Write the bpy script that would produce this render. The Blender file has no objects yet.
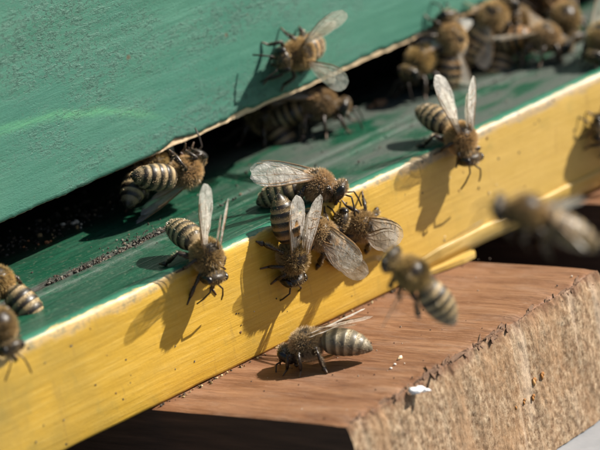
import bpy, math, random
import numpy as np
from mathutils import Matrix, Vector, noise as mnoise

# ---------------------------------------------------------------- scene, camera, light (1 unit = 1 cm)
scene = bpy.context.scene
col = scene.collection
R = math.radians

cam_data = bpy.data.cameras.new('camera')
cam = bpy.data.objects.new('camera', cam_data)
col.objects.link(cam)
scene.camera = cam
CAM_POS = (-33.309, -42.587, 18.979)
CAM_R = (0.737364, -0.653288, -0.171783)
CAM_U = (0.345674, 0.146443, 0.926857)
CAM_F = (0.580348, 0.742812, -0.333807)
cam.matrix_world = Matrix(((CAM_R[0], CAM_U[0], -CAM_F[0], CAM_POS[0]),
                           (CAM_R[1], CAM_U[1], -CAM_F[1], CAM_POS[1]),
                           (CAM_R[2], CAM_U[2], -CAM_F[2], CAM_POS[2]),
                           (0, 0, 0, 1)))
cam_data.sensor_width = 36.0
cam_data.lens = 36.0 * 4300 / 600
cam_data.clip_start = 1.0
cam_data.clip_end = 200000.0
cam_data.dof.use_dof = True
cam_data.dof.focus_distance = 56.9
cam_data.dof.aperture_fstop = 0.22
cam_data.dof.aperture_blades = 0

LIGHT = Vector((-1.0, 0.56, -1.0)).normalized()          # the way the sunlight travels
sun_el = math.asin(-LIGHT.z)
to_sun = -LIGHT
sun_az = math.atan2(to_sun.x, to_sun.y)                  # clockwise from +Y

world = bpy.data.worlds.new('World')
scene.world = world
world.use_nodes = True
wn = world.node_tree.nodes
wl = world.node_tree.links
sky = wn.new('ShaderNodeTexSky')
sky.sky_type = 'NISHITA'
sky.sun_disc = False
sky.sun_elevation = sun_el
sky.sun_rotation = sun_az
sky.air_density = 1.0
sky.dust_density = 2.0
bg = wn['Background']
bg.inputs['Strength'].default_value = 0.05
wl.new(sky.outputs['Color'], bg.inputs['Color'])

sun_data = bpy.data.lights.new('sun', 'SUN')
sun_data.energy = 5.0
sun_data.angle = R(0.55)
sun_data.color = (1.0, 0.93, 0.82)
sun = bpy.data.objects.new('sun', sun_data)
col.objects.link(sun)
sun.location = to_sun * 200
sun.rotation_euler = to_sun.to_track_quat('Z', 'Y').to_euler()

scene.view_settings.view_transform = 'Standard'
scene.view_settings.look = 'None'
scene.view_settings.gamma = 1.0
scene.view_settings.use_curve_mapping = False
scene.view_settings.exposure = 0.98
scene.render.engine = 'CYCLES'
scene.cycles.max_bounces = 6
scene.cycles.transparent_max_bounces = 12
scene.cycles.caustics_reflective = False
scene.cycles.caustics_refractive = False

rng = np.random.default_rng(11)
random.seed(11)


# ---------------------------------------------------------------- helpers
def tag(o, label=None, cat=None, group=None, kind=None):
    if label: o['label'] = label
    if cat: o['category'] = cat
    if group: o['group'] = group
    if kind: o['kind'] = kind
    return o


def empty(name, loc=(0, 0, 0)):
    o = bpy.data.objects.new(name, None)
    o.empty_display_size = 0.2
    col.objects.link(o)
    o.location = loc
    return o


def mesh_obj(name, verts, faces, mats, parent=None, face_mats=None, smooth=True, vcol=None, vfloat=None):
    me = bpy.data.meshes.new(name)
    me.from_pydata([tuple(map(float, v)) for v in verts], [], [tuple(map(int, f)) for f in faces])
    if not isinstance(mats, (list, tuple)): mats = [mats]
    for m in mats: me.materials.append(m)
    if face_mats is not None:
        me.polygons.foreach_set('material_index', np.asarray(face_mats, dtype=np.int32))
    if smooth:
        me.polygons.foreach_set('use_smooth', np.ones(len(me.polygons), dtype=bool))
    if vcol is not None:
        at = me.color_attributes.new('tint', 'FLOAT_COLOR', 'POINT')
        a = np.ones((len(verts), 4), dtype=np.float32)
        a[:, :3] = np.asarray(vcol)
        at.data.foreach_set('color', a.ravel())
    if vfloat is not None:
        at = me.attributes.new('gloss', 'FLOAT', 'POINT')
        at.data.foreach_set('value', np.asarray(vfloat, dtype=np.float32))
    me.update()
    o = bpy.data.objects.new(name, me)
    col.objects.link(o)
    if parent is not None: o.parent = parent
    return o


class NT:
    """small node-tree writer"""
    def __init__(s, name):
        s.m = bpy.data.materials.new(name)
        s.m.use_nodes = True
        s.t = s.m.node_tree
        s.b = s.t.nodes['Principled BSDF']
        s.out = s.t.nodes['Material Output']
        s.tc = s.t.nodes.new('ShaderNodeTexCoord')
        s.P = s.tc.outputs['Object']

    def link(s, a, b): s.t.links.new(a, b)

    def setin(s, sock, v):
        if hasattr(v, 'is_output'): s.link(v, sock)
        elif isinstance(v, (tuple, list)) and len(v) == 3 and sock.type == 'RGBA': sock.default_value = (*v, 1)
        else: sock.default_value = v

    def mapping(s, scale=(1, 1, 1), rot=(0, 0, 0), src=None):
        n = s.t.nodes.new('ShaderNodeMapping')
        s.link(src or s.P, n.inputs['Vector'])
        n.inputs['Scale'].default_value = scale
        n.inputs['Rotation'].default_value = rot
        return n.outputs[0]

    def noise(s, scale, vec=None, detail=4, rough=0.55, dist=0.0):
        n = s.t.nodes.new('ShaderNodeTexNoise')
        s.link(vec or s.P, n.inputs['Vector'])
        n.inputs['Scale'].default_value = scale
        n.inputs['Detail'].default_value = detail
        n.inputs['Roughness'].default_value = rough
        n.inputs['Distortion'].default_value = dist
        return n.outputs['Fac']

    def voronoi(s, scale, vec=None, feature='F1', out='Distance'):
        n = s.t.nodes.new('ShaderNodeTexVoronoi')
        n.feature = feature
        s.link(vec or s.P, n.inputs['Vector'])
        n.inputs['Scale'].default_value = scale
        return n.outputs[out]

    def ramp(s, fac, stops):
        n = s.t.nodes.new('ShaderNodeValToRGB')
        s.link(fac, n.inputs['Fac'])
        e = n.color_ramp.elements
        while len(e) > 1: e.remove(e[-1])
        for i, (p, c) in enumerate(stops):
            el = e[0] if i == 0 else e.new(p)
            el.position = p
            if isinstance(c, (int, float)): c = (c, c, c)
            el.color = (*c, 1)
        return n.outputs['Color']

    def mix(s, fac, a, b, mode='MIX'):
        n = s.t.nodes.new('ShaderNodeMix')
        n.data_type = 'RGBA'
        n.blend_type = mode
        s.setin(n.inputs[0], fac)
        s.setin(n.inputs[6], a)
        s.setin(n.inputs[7], b)
        return n.outputs[2]

    def math(s, op, a, b=0.0, c=None, clamp=False):
        n = s.t.nodes.new('ShaderNodeMath')
        n.operation = op
        n.use_clamp = clamp
        s.setin(n.inputs[0], a)
        s.setin(n.inputs[1], b)
        if c is not None: s.setin(n.inputs[2], c)
        return n.outputs[0]

    def xyz(s, src=None):
        n = s.t.nodes.new('ShaderNodeSeparateXYZ')
        s.link(src or s.P, n.inputs[0])
        return n.outputs

    def maprange(s, v, a, b, c=0.0, d=1.0):
        n = s.t.nodes.new('ShaderNodeMapRange')
        n.clamp = True
        s.setin(n.inputs[0], v)
        for i, q in enumerate((a, b, c, d)): n.inputs[1 + i].default_value = q
        return n.outputs[0]

    def bump(s, h, strength=0.3, dist=0.02, prev=None):
        n = s.t.nodes.new('ShaderNodeBump')
        n.inputs['Strength'].default_value = strength
        n.inputs['Distance'].default_value = dist
        s.link(h, n.inputs['Height'])
        if prev is not None: s.link(prev, n.inputs['Normal'])
        return n.outputs[0]

    def attr(s, name, out='Color'):
        n = s.t.nodes.new('ShaderNodeAttribute')
        n.attribute_name = name
        return n.outputs[out]

    def done(s, color=None, rough=None, normal=None, spec=None):
        if color is not None: s.setin(s.b.inputs['Base Color'], color)
        if rough is not None: s.setin(s.b.inputs['Roughness'], rough)
        if normal is not None: s.link(normal, s.b.inputs['Normal'])
        if spec is not None: s.b.inputs['Specular IOR Level'].default_value = spec
        return s.m


# ---------------------------------------------------------------- materials of the hive
def mat_green_wall():
    n = NT('chalky_green_paint')
    x, y, z = n.xyz()
    brush = n.mapping((0.30, 1, 4.2), (0, R(-9), 0))
    b1 = n.noise(2.2, brush, 6, 0.65, 0.0)
    b2 = n.noise(9.0, brush, 4, 0.6)
    big = n.noise(0.55, None, 3)
    c = n.ramp(b1, [(0.28, (0.042, 0.150, 0.104)), (0.5, (0.062, 0.190, 0.136)), (0.72, (0.094, 0.245, 0.182))])
    c = n.mix(n.maprange(b2, 0.5, 0.75, 0, 0.55), c, (0.10, 0.285, 0.205))
    c = n.mix(n.maprange(big, 0.42, 0.62, 0, 0.45), c, (0.038, 0.17, 0.125))
    # a pale green scuff across the paint
    dx = n.math('ADD', x, 3.335)
    zc = n.math('ADD', n.math('MULTIPLY', n.math('MULTIPLY', dx, dx), -0.0911), 2.000)
    wob = n.math('MULTIPLY', n.math('SUBTRACT', n.noise(2.3), 0.5), 0.16)
    d = n.math('ABSOLUTE', n.math('SUBTRACT', n.math('ADD', z, wob), zc))
    line = n.maprange(d, 0.10, 0.015)
    line = n.math('MULTIPLY', line, n.maprange(x, -0.917, -0.317, 1, 0))
    line = n.math('MULTIPLY', line, n.maprange(n.noise(6.0, brush), 0.35, 0.6, 0.15, 1))
    c = n.mix(n.math('MULTIPLY', line, 0.65), c, (0.13, 0.40, 0.20))
    # pits and dark dirt grains
    pit = n.voronoi(10.0, n.mapping((0.7, 1, 1.3), (0, R(-9), 0)))
    zone = n.maprange(n.noise(0.8, n.mapping((0.6, 1, 1.6), (0, R(-20), 0))), 0.44, 0.60, 0.10, 1.0)
    pits = n.math('MULTIPLY', n.maprange(n.math('ADD', pit, n.math('MULTIPLY', n.noise(30.0), 0.3)), 0.32, 0.22), n.math('ADD', n.math('MULTIPLY', zone, 0.55), 0.10))
    pits = n.math('MULTIPLY', pits, n.maprange(n.noise(4.0), 0.42, 0.58))
    crust = n.math('MULTIPLY', zone, n.maprange(n.noise(16.0, n.mapping((0.85, 1, 1.4), (0, R(-12), 0)), 5, 0.8), 0.53, 0.60))
    pits = n.math('MAXIMUM', pits, n.math('MULTIPLY', crust, 0.85))
    c = n.mix(pits, c, (0.022, 0.075, 0.055))
    lumps = n.math('MULTIPLY', n.maprange(zone, 0.3, 1.0), n.maprange(n.noise(6.5, n.mapping((0.8, 1, 1.4), (0, R(-12), 0)), 6, 0.75), 0.50, 0.62))
    c = n.mix(n.math('MULTIPLY', lumps, 0.55), c, (0.030, 0.105, 0.080))
    blot = n.maprange(n.noise(1.3, n.mapping((0.5, 1, 1.3), (0, R(-9), 0)), 5, 0.6), 0.42, 0.64, 0, 0.35)
    c = n.mix(blot, c, (0.075, 0.205, 0.165))
    pale = n.maprange(n.noise(22.0, n.mapping((0.6, 1, 1.5), (0, R(-9), 0)), 4, 0.75), 0.60, 0.74, 0, 0.45)
    c = n.mix(pale, c, (0.16, 0.36, 0.27))
    brown = n.math('MULTIPLY', n.maprange(n.math('ADD', n.voronoi(1.7), n.math('MULTIPLY', n.noise(20.0), 0.06)), 0.115, 0.06), 0.7)
    c = n.mix(brown, c, (0.14, 0.075, 0.045))
    fine = n.noise(34.0, n.mapping((0.7, 1, 1.5), (0, R(-9), 0)), 3, 0.6)
    nor = n.bump(b1, 0.10, 0.05)
    nor = n.bump(b2, 0.10, 0.03, nor)
    nor = n.bump(fine, 0.22, 0.02, nor)
    nor = n.bump(n.math('SUBTRACT', 1.0, pits), 0.5, 0.02, nor)
    nor = n.bump(lumps, 0.5, 0.03, nor)
    return n.done(c, n.maprange(b2, 0.3, 0.7, 0.42, 0.62), nor, 0.42)


def mat_green_floor():
    n = NT('glossy_green_paint')
    x, y, z = n.xyz()
    brush = n.mapping((0.5, 6, 6))
    b1 = n.noise(2.0, brush, 5, 0.6, 0.4)
    big = n.noise(0.9, None, 4)
    c = n.ramp(b1, [(0.3, (0.004, 0.038, 0.021)), (0.55, (0.007, 0.060, 0.032)), (0.75, (0.016, 0.092, 0.052))])
    # trodden, dull grey-green dirt, mostly further along the board
    dirt = n.math('MULTIPLY', n.maprange(n.noise(1.6, n.mapping((0.6, 1.3, 1))), 0.40, 0.60),
                  n.maprange(x, -0.5, 3.2, 0.22, 1.8))
    film = n.math('MULTIPLY', n.math('MULTIPLY', n.maprange(n.math('ABSOLUTE', n.math('SUBTRACT', y, 1.22)), 0.40, 0.10), n.maprange(x, 0.0, -1.2)), n.maprange(n.noise(5.0), 0.35, 0.6))
    dirt = n.math('MAXIMUM', dirt, n.math('MULTIPLY', film, 0.8))
    c = n.mix(n.math('MULTIPLY', dirt, 0.85, None, True), c, (0.050, 0.064, 0.054))
    dust = n.math('MULTIPLY', n.maprange(n.noise(14.0, None, 3), 0.56, 0.74), 0.5)
    c = n.mix(dust, c, (0.10, 0.13, 0.09))
    specks = n.math('MULTIPLY', n.maprange(n.voronoi(9.0), 0.13, 0.07), n.maprange(n.noise(2.5), 0.5, 0.6))
    c = n.mix(specks, c, (0.035, 0.022, 0.015))
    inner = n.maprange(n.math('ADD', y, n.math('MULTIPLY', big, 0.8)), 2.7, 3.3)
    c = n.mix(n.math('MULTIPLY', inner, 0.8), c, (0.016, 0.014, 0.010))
    smear = n.math('MULTIPLY', n.maprange(n.math('ADD', n.math('ABSOLUTE', n.math('SUBTRACT', y, 1.37)), n.math('MULTIPLY', n.math('SUBTRACT', n.noise(6.0), 0.5), 0.25)), 0.13, 0.04), n.maprange(x, -0.6, -1.2))
    c = n.mix(n.math('MULTIPLY', smear, 0.9), c, (0.035, 0.030, 0.026))
    nor = n.bump(b1, 0.4, 0.05)
    nor = n.bump(n.noise(22.0, None, 4, 0.6), 0.35, 0.02, nor)
    return n.done(c, n.maprange(dirt, 0, 0.6, 0.30, 0.62), nor, 0.5)


def mat_yellow():
    n = NT('yellow_paint_worn_edge')
    x, y, z = n.xyz()
    brush = n.mapping((0.35, 1, 7))
    b1 = n.noise(2.0, brush, 5, 0.6, 0.2)
    b2 = n.noise(7.0, brush, 4, 0.6)
    big = n.noise(0.5, n.mapping((1, 1, 0.8)), 3)
    c = n.ramp(b1, [(0.26, (0.46, 0.268, 0.028)), (0.5, (0.56, 0.338, 0.040)), (0.75, (0.63, 0.405, 0.075))])
    c = n.mix(n.maprange(b2, 0.55, 0.72, 0, 0.55), c, (0.72, 0.50, 0.14))
    c = n.mix(n.maprange(b2, 0.42, 0.30, 0, 0.35), c, (0.42, 0.24, 0.03))
    c = n.mix(n.maprange(x, 0.3, 3.2, 0, 0.6), c, (0.46, 0.32, 0.115))
    # greenish grime toward the near end
    gr = n.math('MULTIPLY', n.maprange(x, -2.8, -5.0), n.maprange(n.noise(1.4, None, 5), 0.36, 0.62, 0.2, 0.8))
    c = n.mix(gr, c, (0.27, 0.20, 0.05))
    st_ = n.math('MULTIPLY', n.maprange(n.noise(1.9, n.mapping((0.7, 1, 1.2)), 7, 0.72), 0.46, 0.70), 0.55)
    c = n.mix(st_, c, (0.40, 0.255, 0.045))
    dr = n.math('MULTIPLY', n.maprange(n.noise(3.2, n.mapping((1.6, 1, 0.30), (0, R(4), 0)), 4, 0.6), 0.60, 0.72), 0.45)
    c = n.mix(dr, c, (0.27, 0.17, 0.045))
    gr2 = n.math('MULTIPLY', n.maprange(n.noise(3.2, n.mapping((1, 1, 0.6))), 0.60, 0.75), 0.35)
    c = n.mix(gr2, c, (0.20, 0.19, 0.06))
    # bare pale wood where the upper arris has worn through
    e = n.math('ADD', z, n.math('MULTIPLY', n.math('SUBTRACT', n.noise(2.4, n.mapping((1.0, 1, 2))), 0.5), 0.26))
    e = n.math('ADD', e, n.math('MULTIPLY', n.math('SUBTRACT', n.noise(14.0, None, 5, 0.7), 0.5), 0.10))
    e = n.math('SUBTRACT', e, n.math('MULTIPLY', n.math('MULTIPLY', n.maprange(x, -2.3, -1.6), n.maprange(x, 1.2, 0.6)), 0.055))
    e = n.math('ADD', e, n.maprange(x, 1.0, 2.0, 0, 0.05))
    e = n.math('ADD', e, n.maprange(x, -2.3, -2.8, 0, 0.075))
    edge = n.math('MULTIPLY', n.maprange(e, -0.125, -0.045), n.maprange(x, -2.0, 1.0, 0.72, 1.0))
    keep = n.maprange(n.noise(0.9, n.mapping((1, 0.2, 0.2))), 0.36, 0.46, 0.1, 1)
    edge = n.math('MULTIPLY', edge, n.math('MAXIMUM', keep, n.maprange(x, 0.5, 1.0)))
    wood = n.mix(n.noise(6.0, brush), (0.46, 0.31, 0.13), (0.60, 0.44, 0.23))
    wood = n.mix(n.maprange(n.noise(7.0, None, 5, 0.7), 0.48, 0.60, 0, 0.8), wood, (0.15, 0.18, 0.155))
    wood = n.mix(n.maprange(x, 0.8, 1.8, 0, 0.6), wood, (0.30, 0.22, 0.13))
    c = n.mix(edge, c, wood)
    # green paint lapping over from the landing board
    g = n.math('ADD', z, n.math('MULTIPLY', n.math('SUBTRACT', n.noise(3.0), 0.5), 0.09))
    c = n.mix(n.maprange(g, -0.022, -0.012), c, (0.022, 0.13, 0.08))
    # dark fly specks
    sp = n.math('MULTIPLY', n.maprange(n.voronoi(3.4), 0.085, 0.06), n.maprange(n.noise(1.7), 0.48, 0.52))
    c = n.mix(sp, c, (0.07, 0.055, 0.03))
    nor = n.bump(b1, 0.20, 0.04)
    nor = n.bump(b2, 0.22, 0.02, nor)
    nor = n.bump(n.noise(24.0), 0.15, 0.015, nor)
    nor = n.bump(edge, 0.2, -0.01, nor)
    return n.done(c, n.maprange(b1, 0.3, 0.7, 0.38, 0.52), nor, 0.45)


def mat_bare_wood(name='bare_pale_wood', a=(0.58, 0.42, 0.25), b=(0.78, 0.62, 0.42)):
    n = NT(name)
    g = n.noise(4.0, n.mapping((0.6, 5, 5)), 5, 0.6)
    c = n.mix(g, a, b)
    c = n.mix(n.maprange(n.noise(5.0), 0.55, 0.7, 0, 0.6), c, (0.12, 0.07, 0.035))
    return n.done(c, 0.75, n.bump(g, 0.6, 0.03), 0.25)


def mat_plank_top():
    n = NT('weathered_red_brown_wood')
    rot = (0, 0, -PLANK_ANG_A)
    gv = n.mapping((1, 1, 1), rot)                           # x runs along the grain
    g1 = n.noise(1.6, n.mapping((0.45, 3.4, 3), (0, 0, 0), gv), 7, 0.68, 0.8)
    g2 = n.noise(5.0, n.mapping((0.3, 6, 3), (0, 0, 0), gv), 4, 0.6)
    big = n.noise(0.8, None, 4)
    c = n.ramp(g1, [(0.25, (0.075, 0.029, 0.013)), (0.45, (0.155, 0.068, 0.031)), (0.6, (0.215, 0.106, 0.053)), (0.8, (0.32, 0.19, 0.11))])
    c = n.mix(n.maprange(g2, 0.55, 0.75, 0, 0.5), c, (0.30, 0.165, 0.10))
    c = n.mix(n.maprange(g2, 0.42, 0.28, 0, 0.6), c, (0.075, 0.030, 0.018))
    c = n.mix(n.maprange(big, 0.46, 0.66, 0, 0.5), c, (0.22, 0.115, 0.068))
    c = n.mix(n.maprange(n.noise(2.6, n.mapping((0.5, 1.4, 1), (0, 0, 0), gv), 5, 0.65), 0.50, 0.72, 0, 0.55), c, (0.235, 0.15, 0.105))
    c = n.mix(n.maprange(n.noise(20.0, n.mapping((0.3, 2.5, 1), (0, 0, 0), gv), 3, 0.7), 0.60, 0.75, 0, 0.6), c, (0.38, 0.26, 0.18))
    pores = n.maprange(n.noise(13.0, n.mapping((0.25, 4, 3), (0, 0, 0), gv), 2), 0.62, 0.70, 0, 0.75)
    c = n.mix(pores, c, (0.05, 0.022, 0.014))
    nor = n.bump(g1, 0.45, 0.05)
    nor = n.bump(g2, 0.5, 0.03, nor)
    nor = n.bump(n.noise(30.0), 0.25, 0.012, nor)
    return n.done(c, 0.58, nor, 0.35)


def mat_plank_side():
    n = NT('dark_brown_side_wood')
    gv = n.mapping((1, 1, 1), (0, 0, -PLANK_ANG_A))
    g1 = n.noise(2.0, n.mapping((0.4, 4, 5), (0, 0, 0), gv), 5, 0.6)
    c = n.ramp(g1, [(0.3, (0.022, 0.011, 0.007)), (0.6, (0.055, 0.028, 0.018)), (0.8, (0.10, 0.052, 0.032))])  # long sides a much darker brown than the plank top
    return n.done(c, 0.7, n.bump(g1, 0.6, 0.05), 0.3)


def mat_plank_end():
    n = NT('rough_sawn_end_grain')
    ev = n.mapping((1, 1, 1), (0, 0, -PLANK_ANG_B))
    f1 = n.noise(10.0, n.mapping((1.15, 1, 0.85), (0, R(6), 0), ev), 9, 0.78)
    f2 = n.noise(24.0, n.mapping((1.1, 1, 0.85), (0, R(8), 0), ev), 6, 0.85)
    pore = n.math('MULTIPLY', n.maprange(n.voronoi(17.0, n.mapping((1.6, 1, 0.7), (0, R(8), 0), ev)), 0.30, 0.14), n.maprange(n.noise(6.0, ev), 0.40, 0.55))
    saw = n.noise(2.6, n.mapping((1.0, 1, 0.10), (0, R(6), 0), ev), 4)
    c = n.ramp(f1, [(0.34, (0.05, 0.026, 0.015)), (0.43, (0.16, 0.095, 0.054)), (0.53, (0.30, 0.212, 0.132)), (0.65, (0.48, 0.375, 0.26)), (0.78, (0.66, 0.56, 0.43))])
    c = n.mix(n.maprange(f2, 0.5, 0.72, 0, 0.6), c, (0.58, 0.46, 0.33))
    c = n.mix(n.maprange(f2, 0.44, 0.34, 0, 0.8), c, (0.10, 0.052, 0.028))
    c = n.mix(n.maprange(n.noise(1.1, ev, 4), 0.45, 0.65, 0, 0.5), c, (0.33, 0.19, 0.095))
    c = n.mix(n.maprange(saw, 0.50, 0.68, 0, 0.6), c, (0.27, 0.165, 0.092))
    c = n.mix(n.maprange(saw, 0.44, 0.34, 0, 0.5), c, (0.56, 0.44, 0.33))
    # weathered darker rim under the upper arris
    z = n.xyz()[2]
    rim = n.maprange(n.math('ADD', z, n.math('MULTIPLY', n.noise(4.0, n.mapping((1, 1, 0.6)), 6, 0.7), 0.55)), 2.08, 2.28, 0, 0.8)
    c = n.mix(rim, c, (0.13, 0.062, 0.036))
    c = n.mix(n.math('MULTIPLY', pore, 0.4), c, (0.06, 0.030, 0.015))
    nor = n.bump(f1, 0.5, 0.04)
    nor = n.bump(f2, 0.4, 0.02, nor)
    nor = n.bump(saw, 0.8, 0.08, nor)
    return n.done(c, 0.85, nor, 0.2)


def mat_tint(name, rough=0.8, spec=0.3, bump=0.0):
    n = NT(name)
    c = n.attr('tint')
    nor = n.bump(n.noise(18.0, None, 3), bump, 0.03) if bump else None
    return n.done(c, rough, nor, spec)


PLANK_ANG_A = R(105.8)
PLANK_ANG_B = R(7.7)
M_WALL = mat_green_wall()
M_FLOOR = mat_green_floor()
M_YELLOW = mat_yellow()
M_BARE = mat_bare_wood()
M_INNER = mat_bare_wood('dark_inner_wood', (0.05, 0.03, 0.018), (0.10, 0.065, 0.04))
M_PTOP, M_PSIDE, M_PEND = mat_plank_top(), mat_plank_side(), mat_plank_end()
M_GRIT = mat_tint('grit_colours', 0.75, 0.35, 0.3)


def nz(x, y, z=0.0, s=1.0, o=0.0):
    return mnoise.noise(Vector((x * s + o, y * s - o * 0.7, z * s + o * 0.3)))


# ---------------------------------------------------------------- ground and stand
def mat_ground():
    n = NT('dry_soil_and_grass')
    a = n.noise(0.05, None, 6, 0.65)
    b = n.noise(0.6, None, 6, 0.7)
    c = n.ramp(a, [(0.35, (0.05, 0.075, 0.022)), (0.55, (0.085, 0.10, 0.035)), (0.7, (0.15, 0.11, 0.07))])
    c = n.mix(n.maprange(b, 0.45, 0.7, 0, 0.6), c, (0.04, 0.05, 0.018))
    return n.done(c, 0.95, n.bump(b, 0.9, 2.0), 0.1)


GZ = -34.0
gs = []
gf = []
ring = [0, 60, 160, 400, 1200, 5000, 30000, 90000]
seg = 48
gs.append((0, 0, GZ))
for r_ in ring[1:]:
    for k in range(seg):
        a = 2 * math.pi * k / seg
        x, y = r_ * math.cos(a), r_ * math.sin(a)
        gs.append((x, y, GZ + 2.0 * nz(x, y, 0, 0.013)))
for k in range(seg): gf.append((0, 1 + k, 1 + (k + 1) % seg))
for i in range(len(ring) - 2):
    for k in range(seg):
        a, b = 1 + i * seg + k, 1 + i * seg + (k + 1) % seg
        gf.append((a, a + seg, b + seg, b))
tag(mesh_obj('ground', gs, gf, mat_ground()), kind='structure')


def box(name, lo, hi, mat, parent=None, bev=0.0):
    """box with chamfered edges"""
    import bmesh
    bm = bmesh.new()
    bmesh.ops.create_cube(bm, size=1.0)
    for v in bm.verts:
        v.co = Vector([lo[i] + (v.co[i] + 0.5) * (hi[i] - lo[i]) for i in range(3)])
    if bev > 0:
        bmesh.ops.bevel(bm, geom=bm.edges[:], offset=bev, segments=2, affect='EDGES', profile=0.6)
    me = bpy.data.meshes.new(name)
    bm.to_mesh(me)
    bm.free()
    me.materials.append(mat)
    o = bpy.data.objects.new(name, me)
    col.objects.link(o)
    if parent is not None: o.parent = parent
    return o


def mat_metal():
    n = NT('pale_grey_painted_metal')
    a = n.noise(1.2, None, 5)
    c = n.ramp(a, [(0.35, (0.20, 0.215, 0.235)), (0.6, (0.26, 0.27, 0.29)), (0.8, (0.31, 0.32, 0.33))])
    c = n.mix(n.maprange(n.noise(9.0), 0.60, 0.72, 0, 0.4), c, (0.22, 0.21, 0.19))
    return n.done(c, 0.45, n.bump(n.noise(12.0), 0.15, 0.02), 0.5)


stand = empty('hive_stand', (4, 2, GZ))
M_METAL = mat_metal()
M_DARKMETAL = mat_bare_wood('dull_dark_iron', (0.03, 0.03, 0.032), (0.06, 0.058, 0.055))


def stand_part(o):
    o.data.transform(Matrix.Translation((-4, -2, -GZ)))
    o.parent = stand
    return o


SHEET_Z = -3.662
stand_part(box('top_sheet', (-12, -8, SHEET_Z - 0.6), (26, 40, SHEET_Z), M_METAL, None, 0.05))
for lx in (-10, 22):
    for ly in (-5, 37):
        stand_part(box('leg', (lx, ly, GZ - 1), (lx + 3, ly + 3, SHEET_Z - 0.603), M_DARKMETAL, None, 0.1))
tag(stand, 'pale grey metal stand top under the rough wooden plank', 'stand')


# ---------------------------------------------------------------- planks under the hive
uA = np.array([math.cos(PLANK_ANG_A), math.sin(PLANK_ANG_A), 0.0])
uB = np.array([math.cos(PLANK_ANG_B), math.sin(PLANK_ANG_B), 0.0])
nE = np.array([uB[1], -uB[0], 0.0])                       # outward from the sawn end
PZ, PT = -1.645, 2.0


def make_plank(name, K, width, label, fine, length=34.0):
    root = empty(name, (float(K[0]), float(K[1]), PZ - PT))
    K = np.array(K)
    V = []
    F = []
    FM = []

    def pos(a, b, z):
        # a along the grain from the sawn end, b across, z up: rounded and torn upper arris
        p = K + uA * a + uB * b
        d = math.exp(-a / 0.10)
        top = max(0.0, 1 - (PZ - z) / 0.35)
        x_, y_ = b, z
        o = 0.030 * nz(x_, y_ * 0.5, 0, 3.0, 5) + 0.012 * nz(x_, y_ * 0.6, 0, 9.0, 2) + 0.006 * nz(x_ * 1.1, y_ * 0.9, 0, 15.0, 8) + 0.007 * nz(x_, y_ * 0.8, 0, 24.0, 8)
        torn = top ** 2 * (0.045 + 0.10 * max(0, nz(b, 0, 0, 2.2, 9)) + 0.05 * abs(nz(b, z, 0, 11, 3)))
        p = p + nE * (o - torn) * d
        zz = z
        if z > PZ - 0.02:
            e = math.exp(-a / 0.14)
            zz = z - e * (0.045 + 0.05 * max(0, nz(b, 1, 0, 3.1, 4)) + 0.04 * nz(b, a, 0, 10, 1)) + 0.010 * nz(a * 0.5, b * 2.2, 0, 2.0, 6) * (1 - e)
        # softened long arris
        eb = math.exp(-b / 0.05) * max(0.0, 1 - (PZ - z) / 0.08)
        zz -= 0.02 * eb
        return (p[0], p[1], zz)

    def grid(us, vs, f, mi, flip=False):
        base = len(V)
        for u in us:
            for v in vs: V.append(f(u, v))
        m = len(vs)
        for i in range(len(us) - 1):
            for j in range(m - 1):
                q = (base + i * m + j, base + (i + 1) * m + j, base + (i + 1) * m + j + 1, base + i * m + j + 1)
                F.append(q[::-1] if flip else q)
                FM.append(mi)

    st = 0.02 if fine else 0.10
    bs = np.linspace(0, width, int(width / st))
    zs = np.linspace(PZ - PT, PZ, int(PT / st))
    as_ = np.concatenate([np.linspace(0, 0.5, 18 if fine else 6), np.linspace(0.55, 6, 70 if fine else 12), [length]])
    grid(bs, zs, lambda b, z: pos(0, b, z), 2)
    grid(as_, bs, lambda a, b: pos(a, b, PZ), 0, True)
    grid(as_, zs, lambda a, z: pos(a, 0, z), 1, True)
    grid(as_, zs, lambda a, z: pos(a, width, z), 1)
    V2 = np.array(V) - np.array(root.location)
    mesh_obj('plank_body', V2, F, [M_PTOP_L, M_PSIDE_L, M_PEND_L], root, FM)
    tag(root, label, 'plank')
    return root, pos


# materials use world-like coordinates: each plank body is offset from the origin, so shift the texture space once
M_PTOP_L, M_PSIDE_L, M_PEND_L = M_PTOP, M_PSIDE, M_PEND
K1 = (-2.14, -2.95, 0.0)
plank, plank_pos = make_plank('wooden_plank', K1, 5.35, 'reddish brown plank with rough sawn end under the yellow strip', True)
K2 = (5.225, -1.200, 0.0)
plank2, _ = make_plank('wooden_plank', K2, 8.0, 'blurred second plank far under the hive at the right edge', False)

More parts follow.
